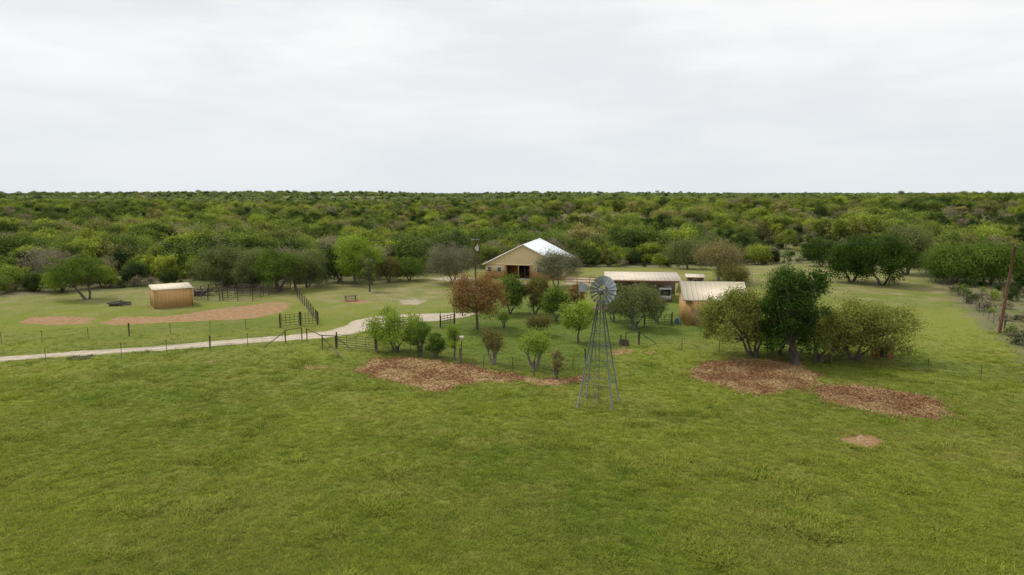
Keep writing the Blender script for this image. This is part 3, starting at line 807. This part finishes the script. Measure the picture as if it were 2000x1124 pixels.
def gate(name,pa,pb,m,h=1.25,rails=6,r=.028,stiles=3):
    a=np.array(ground_pt(*pa));c=np.array(ground_pt(*pb));za,zc=hz(*a),hz(*c)
    e=empty(name,(0,0,0))
    b=MB()
    for p,z in ((a,za),(c,zc)): b.tube([(*p,z-.1),(*p,z+h+.45)],.075,8)
    b.obj('gate_posts',[pipe_dark],parent=e)
    b=MB();u=(c-a)/np.linalg.norm(c-a);a2=a+u*.15;c2=c-u*.15
    for k in range(rails):
        zz=.2+h*k/(rails-1);b.tube([(*a2,za+zz),(*c2,zc+zz)],r,6)
    for k in range(stiles+2):
        p=a2+(c2-a2)*k/(stiles+1);z=za+(zc-za)*k/(stiles+1);b.tube([(*p,z+.2),(*p,z+.2+h)],r,6)
    b.obj('gate_leaf',[m],parent=e);return e
gate('pipe_gate',(658,680),(735,688),pipe_green)
gate('pipe_gate',(548,641),(586,637),pipe_dark,1.3,5)
gate('pipe_gate',(588,637),(620,635),pipe_dark,1.3,5)
gate('pipe_gate',(860,642),(888,636),pipe_dark,1.2,5)
gate('pipe_gate',(1258,640),(1312,636),pipe_dark,1.2,5)
def pipe_fence(name,pts,h=1.5,rails=5,sp=3,m=pipe_dark,r=.028,closed=False):
    if closed: pts=list(pts)+[pts[0]]
    q=samp(pts,sp);b=MB();P_=[]
    for p in q: z=hz(*p);b.tube([(*p,z-.1),(*p,z+h+.12)],.065,6);P_.append((*p,z))
    for a,c in zip(P_[:-1],P_[1:]):
        for k in range(rails):
            zz=.25+(h-.25)*k/(rails-1);b.tube([(a[0],a[1],a[2]+zz),(c[0],c[1],c[2]+zz)],r,4)
    b.obj(name,[m])
pipe_fence('corral_fence',[(-48,101.5),(-39,101.5),(-37,113),(-47.5,114)],1.75,6,2.4,r=.038,closed=True)
pipe_fence('corral_fence',[(-44,101.5),(-43,113.5)],1.75,6,2.4,r=.038)
pipe_fence('corral_fence',[(-39,106),(-43.5,107)],1.75,6,2.2,r=.038)
pipe_fence('pipe_rail_fence',[(-37,115),(-33,104),(-28.6,94),(-23.9,82.8)],1.4,4,2.6)
pipe_fence('patio_fence',[(9.5,122),(16,120),(21,119)],1.2,3,2.2,orange_wood,.07)

# ------------------------------------------------------------------ poles and lines
def upole(name,bx,by,ty,lean=0,arm=True,can=False,r=.15):
    x,y=ground_pt(bx,by);h=top_z(y,ty);z=hz(x,y)
    e=empty(name,(x,y,z))
    b=MB();b.tube([(0,0,-.3),(lean*.5,0,h*.5),(lean,0,h)],[r,r*.85,r*.68],8);b.obj('pole',[pole_wood],parent=e)
    b=MB();b.tube([(lean,-.02,h),(lean,-.02,h+.28)],.035,6)
    if arm: b.box((lean,-.17,h-.6),(1.5,.1,.12)); 
    for s in (-.65,.65):
        if arm: b.tube([(lean+s,-.17,h-.54),(lean+s,-.17,h-.34)],.05,6)
    b.obj('crossarm_and_insulators',[simple('insulator_'+name,(.35,.33,.3))],parent=e)
    if can:
        b=MB();b.tube([(.33,-.1,h-2.6),(.33,-.1,h-1.7)],.24,8);b.tube([(.33,-.1,h-1.7),(.33,-.1,h-1.45)],.06,6)
        b.box((.12,-.1,h-2.2),(.3,.08,.5));b.obj('transformer',[white_paint],parent=e)
        b=MB();b.box((0,-.22,1.6),(.35,.2,.7));b.obj('meter_box',[steel],parent=e)
    return np.array([x+lean,y,z+h])
pA=upole('utility_pole',929,551,462,0,True,True,.17)
pB=upole('utility_pole',1951,651,482,.85,False,False,.19)
def cat(b,p,q,sag,r=.016):
    t=np.linspace(0,1,17);P_=[p+(q-p)*k+np.array([0,0,-4*sag*k*(1-k)]) for k in t];b.tube(P_,r,4)
b=MB();L1=np.array([-150.,104,hz(-150,104)+9.0])
cat(b,pA,L1,1.6);cat(b,pA+(0,0,-.9),L1+(0,0,-.9),1.7)
R1_=np.array([92.,108,9.5]);cat(b,pA,R1_,1.4);cat(b,pB+(0,0,-.1),R1_,.8)
cat(b,pA+(0,0,-2.0),np.array([hx,hy+1,6.2]),.4)
b.obj('power_line',[simple('cable',(.06,.06,.06))])

# ------------------------------------------------------------------ small things
def at(px,py): x,y=ground_pt(px,py);return x,y,hz(x,y)
x,y,z=at(902,708)
e=empty('birdhouse',(x,y,z));b=MB();b.tube([(0,0,-.1),(0,0,2.1)],.05,6);b.obj('post',[post_wood],parent=e)
b=MB();b.box((0,0,2.3),(.24,.22,.3));b.add([(-.2,-.18,2.46),(.2,-.18,2.46),(.2,0,2.6),(-.2,0,2.6),(-.2,.18,2.46),(.2,.18,2.46)],[(0,1,2,3),(3,2,5,4)]);b.obj('house',[simple('birdhouse_paint',(.5,.42,.38))],parent=e)
x,y,z=at(1218,674)
b=MB();a=np.linspace(0,2*math.pi,13);
for R,zz in ((.55,0),):
    for i in range(12):
        p=[(R*math.cos(t),R*math.sin(t)) for t in a[i:i+2]];q=[(.5*math.cos(t),.5*math.sin(t)) for t in a[i:i+2]]
        b.add([(*p[0],0),(*p[1],0),(*p[1],.5),(*p[0],.5)],[(0,1,2,3)]);b.add([(*q[0],0),(*q[1],0),(*q[1],.5),(*q[0],.5)],[(3,2,1,0)]);b.add([(*p[0],.5),(*p[1],.5),(*q[1],.5),(*q[0],.5)],[(0,1,2,3)])
b.obj('stock_tank',[pipe_dark],(x,y,z))
x,y,z=at(1322,632);b=MB();b.tube([(0,0,0),(0,0,.1),(0,0,.35),(0,0,.6),(0,0,.65)],[.22,.24,.26,.24,.21],8);b.obj('blue_barrel',[blue_m],(x,y,z))
x,y,z=at(685,588)
e=empty('picnic_table',(x,y,z),.3);b=MB()
b.box((0,0,.75),(1.9,.75,.05));b.box((0,.75,.45),(1.9,.25,.05));b.box((0,-.75,.45),(1.9,.25,.05));b.obj('top_and_benches',[post_wood],parent=e)
b=MB()
for s in (-.7,.7):
    b.tube([(s,-.75,0),(s,-.2,.74)],.045,4);b.tube([(s,.75,0),(s,.2,.74)],.045,4);b.box((s,0,.4),(.06,1.5,.08))
b.obj('legs',[post_wood],parent=e)
# log pile beside the shed
b=MB()
for i in range(16):
    a=rng0.normal()*.3;c_=np.array([rng0.uniform(-1.2,1.2),rng0.uniform(-.8,.8),.12+.12*(i%4)]);l=rng0.uniform(.5,1.1);d=np.array([math.cos(a),math.sin(a),rng0.normal()*.1])*l
    b.tube([c_-d,c_+d],[rng0.uniform(.06,.12)]*2,6)
x,y,z=at(238,597);b.obj('log_pile',[bark],(x,y,z))
b=MB()
for i in range(14):
    a=rng0.uniform(0,3.1);c_=np.array([rng0.uniform(-1,1),rng0.uniform(-.6,.6),.1+.05*(i%3)]);d=np.array([math.cos(a),math.sin(a),.1])*rng0.uniform(.2,.5)
    b.tube([c_-d,c_+d],[.04]*2,6)
x,y,z=at(155,700);b.obj('stick_pile',[bark],(x,y,z))
# flatbed trailer behind shed
x,y,z=at(392,577);e=empty('flatbed_trailer',(x,y,z),.2);b=MB();b.box((0,0,.7),(3.4,1.8,.12))
for s in (-1,1):
    b.box((0,s*.87,1.0),(3.4,.05,.06))
    for q in (-1.6,0,1.6): b.box((q,s*.87,.88),(.06,.05,.24))
b.tube([(1.7,0,.62),(2.8,0,.5)],.06,4);b.obj('bed',[pipe_dark],parent=e)
b=MB()
for s in (-1,1):
    for q in (-.4,.35): b.tube([(q,s*1.02-.1,.34),(q,s*1.02+.1,.34)],.34,8)
b.obj('wheels',[tire],parent=e)

# ------------------------------------------------------------------ sky and light
w=bpy.data.worlds.new('World');scene.world=w;w.use_nodes=True;nt=w.node_tree
for n_ in list(nt.nodes): nt.nodes.remove(n_)
out=nt.nodes.new('ShaderNodeOutputWorld');bg=nt.nodes.new('ShaderNodeBackground');nt.links.new(bg.outputs[0],out.inputs[0])
sky=N(nt,'ShaderNodeTexSky',sky_type='NISHITA');sky.sun_disc=False
EL=math.radians(54);AZ=math.radians(-60)
sky.sun_elevation=EL;sky.sun_rotation=AZ
vs=N(nt,'ShaderNodeVectorMath',operation='SCALE');nt.links.new(sky.outputs[0],vs.inputs[0]);vs.inputs['Scale'].default_value=.10
tc=N(nt,'ShaderNodeTexCoord');mp=N(nt,'ShaderNodeMapping');mp.inputs['Scale'].default_value=(1.6,1.6,7.5);mp.inputs['Rotation'].default_value=(0,.06,0);nt.links.new(tc.outputs['Generated'],mp.inputs[0])
cl=mixc(nt,noise(nt,mp.outputs[0],1.8,6,.55,.30,.70),(.83,.85,.875),(1.0,.995,.99))
sx_=N(nt,'ShaderNodeSeparateXYZ');nt.links.new(tc.outputs['Generated'],sx_.inputs[0])
r=N(nt,'ShaderNodeMapRange',interpolation_type='SMOOTHSTEP');nt.links.new(sx_.outputs[2],r.inputs[0]);r.inputs[1].default_value=-.02;r.inputs[2].default_value=.22
cl=mixc(nt,mth(nt,'MULTIPLY',mth(nt,'SUBTRACT',1,r.outputs[0]),.7),cl,(.74,.80,.85))
fin=mixc(nt,.96,vs.outputs[0],cl)
nt.links.new(fin,bg.inputs[0]);bg.inputs[1].default_value=1.0
sl=bpy.data.lights.new('sun','SUN');sl.energy=2.2;sl.angle=math.radians(11);sl.color=(1,.93,.82)
so=bpy.data.objects.new('sun',sl);COL.objects.link(so)
dirv=Vector((math.sin(AZ)*math.cos(EL),math.cos(AZ)*math.cos(EL),math.sin(EL)))
so.rotation_euler=dirv.to_track_quat('Z','Y').to_euler();so.location=(0,0,60)

# ------------------------------------------------------------------ camera
cam=bpy.data.cameras.new('camera');cam.sensor_width=36;cam.lens=24;cam.clip_start=.5;cam.clip_end=20000
co=bpy.data.objects.new('camera',cam);co.location=(0,0,H);co.rotation_euler=(math.radians(90)-TH,0,0);COL.objects.link(co);scene.camera=co
scene.view_settings.view_transform='Standard';scene.view_settings.look='None';scene.view_settings.exposure=0
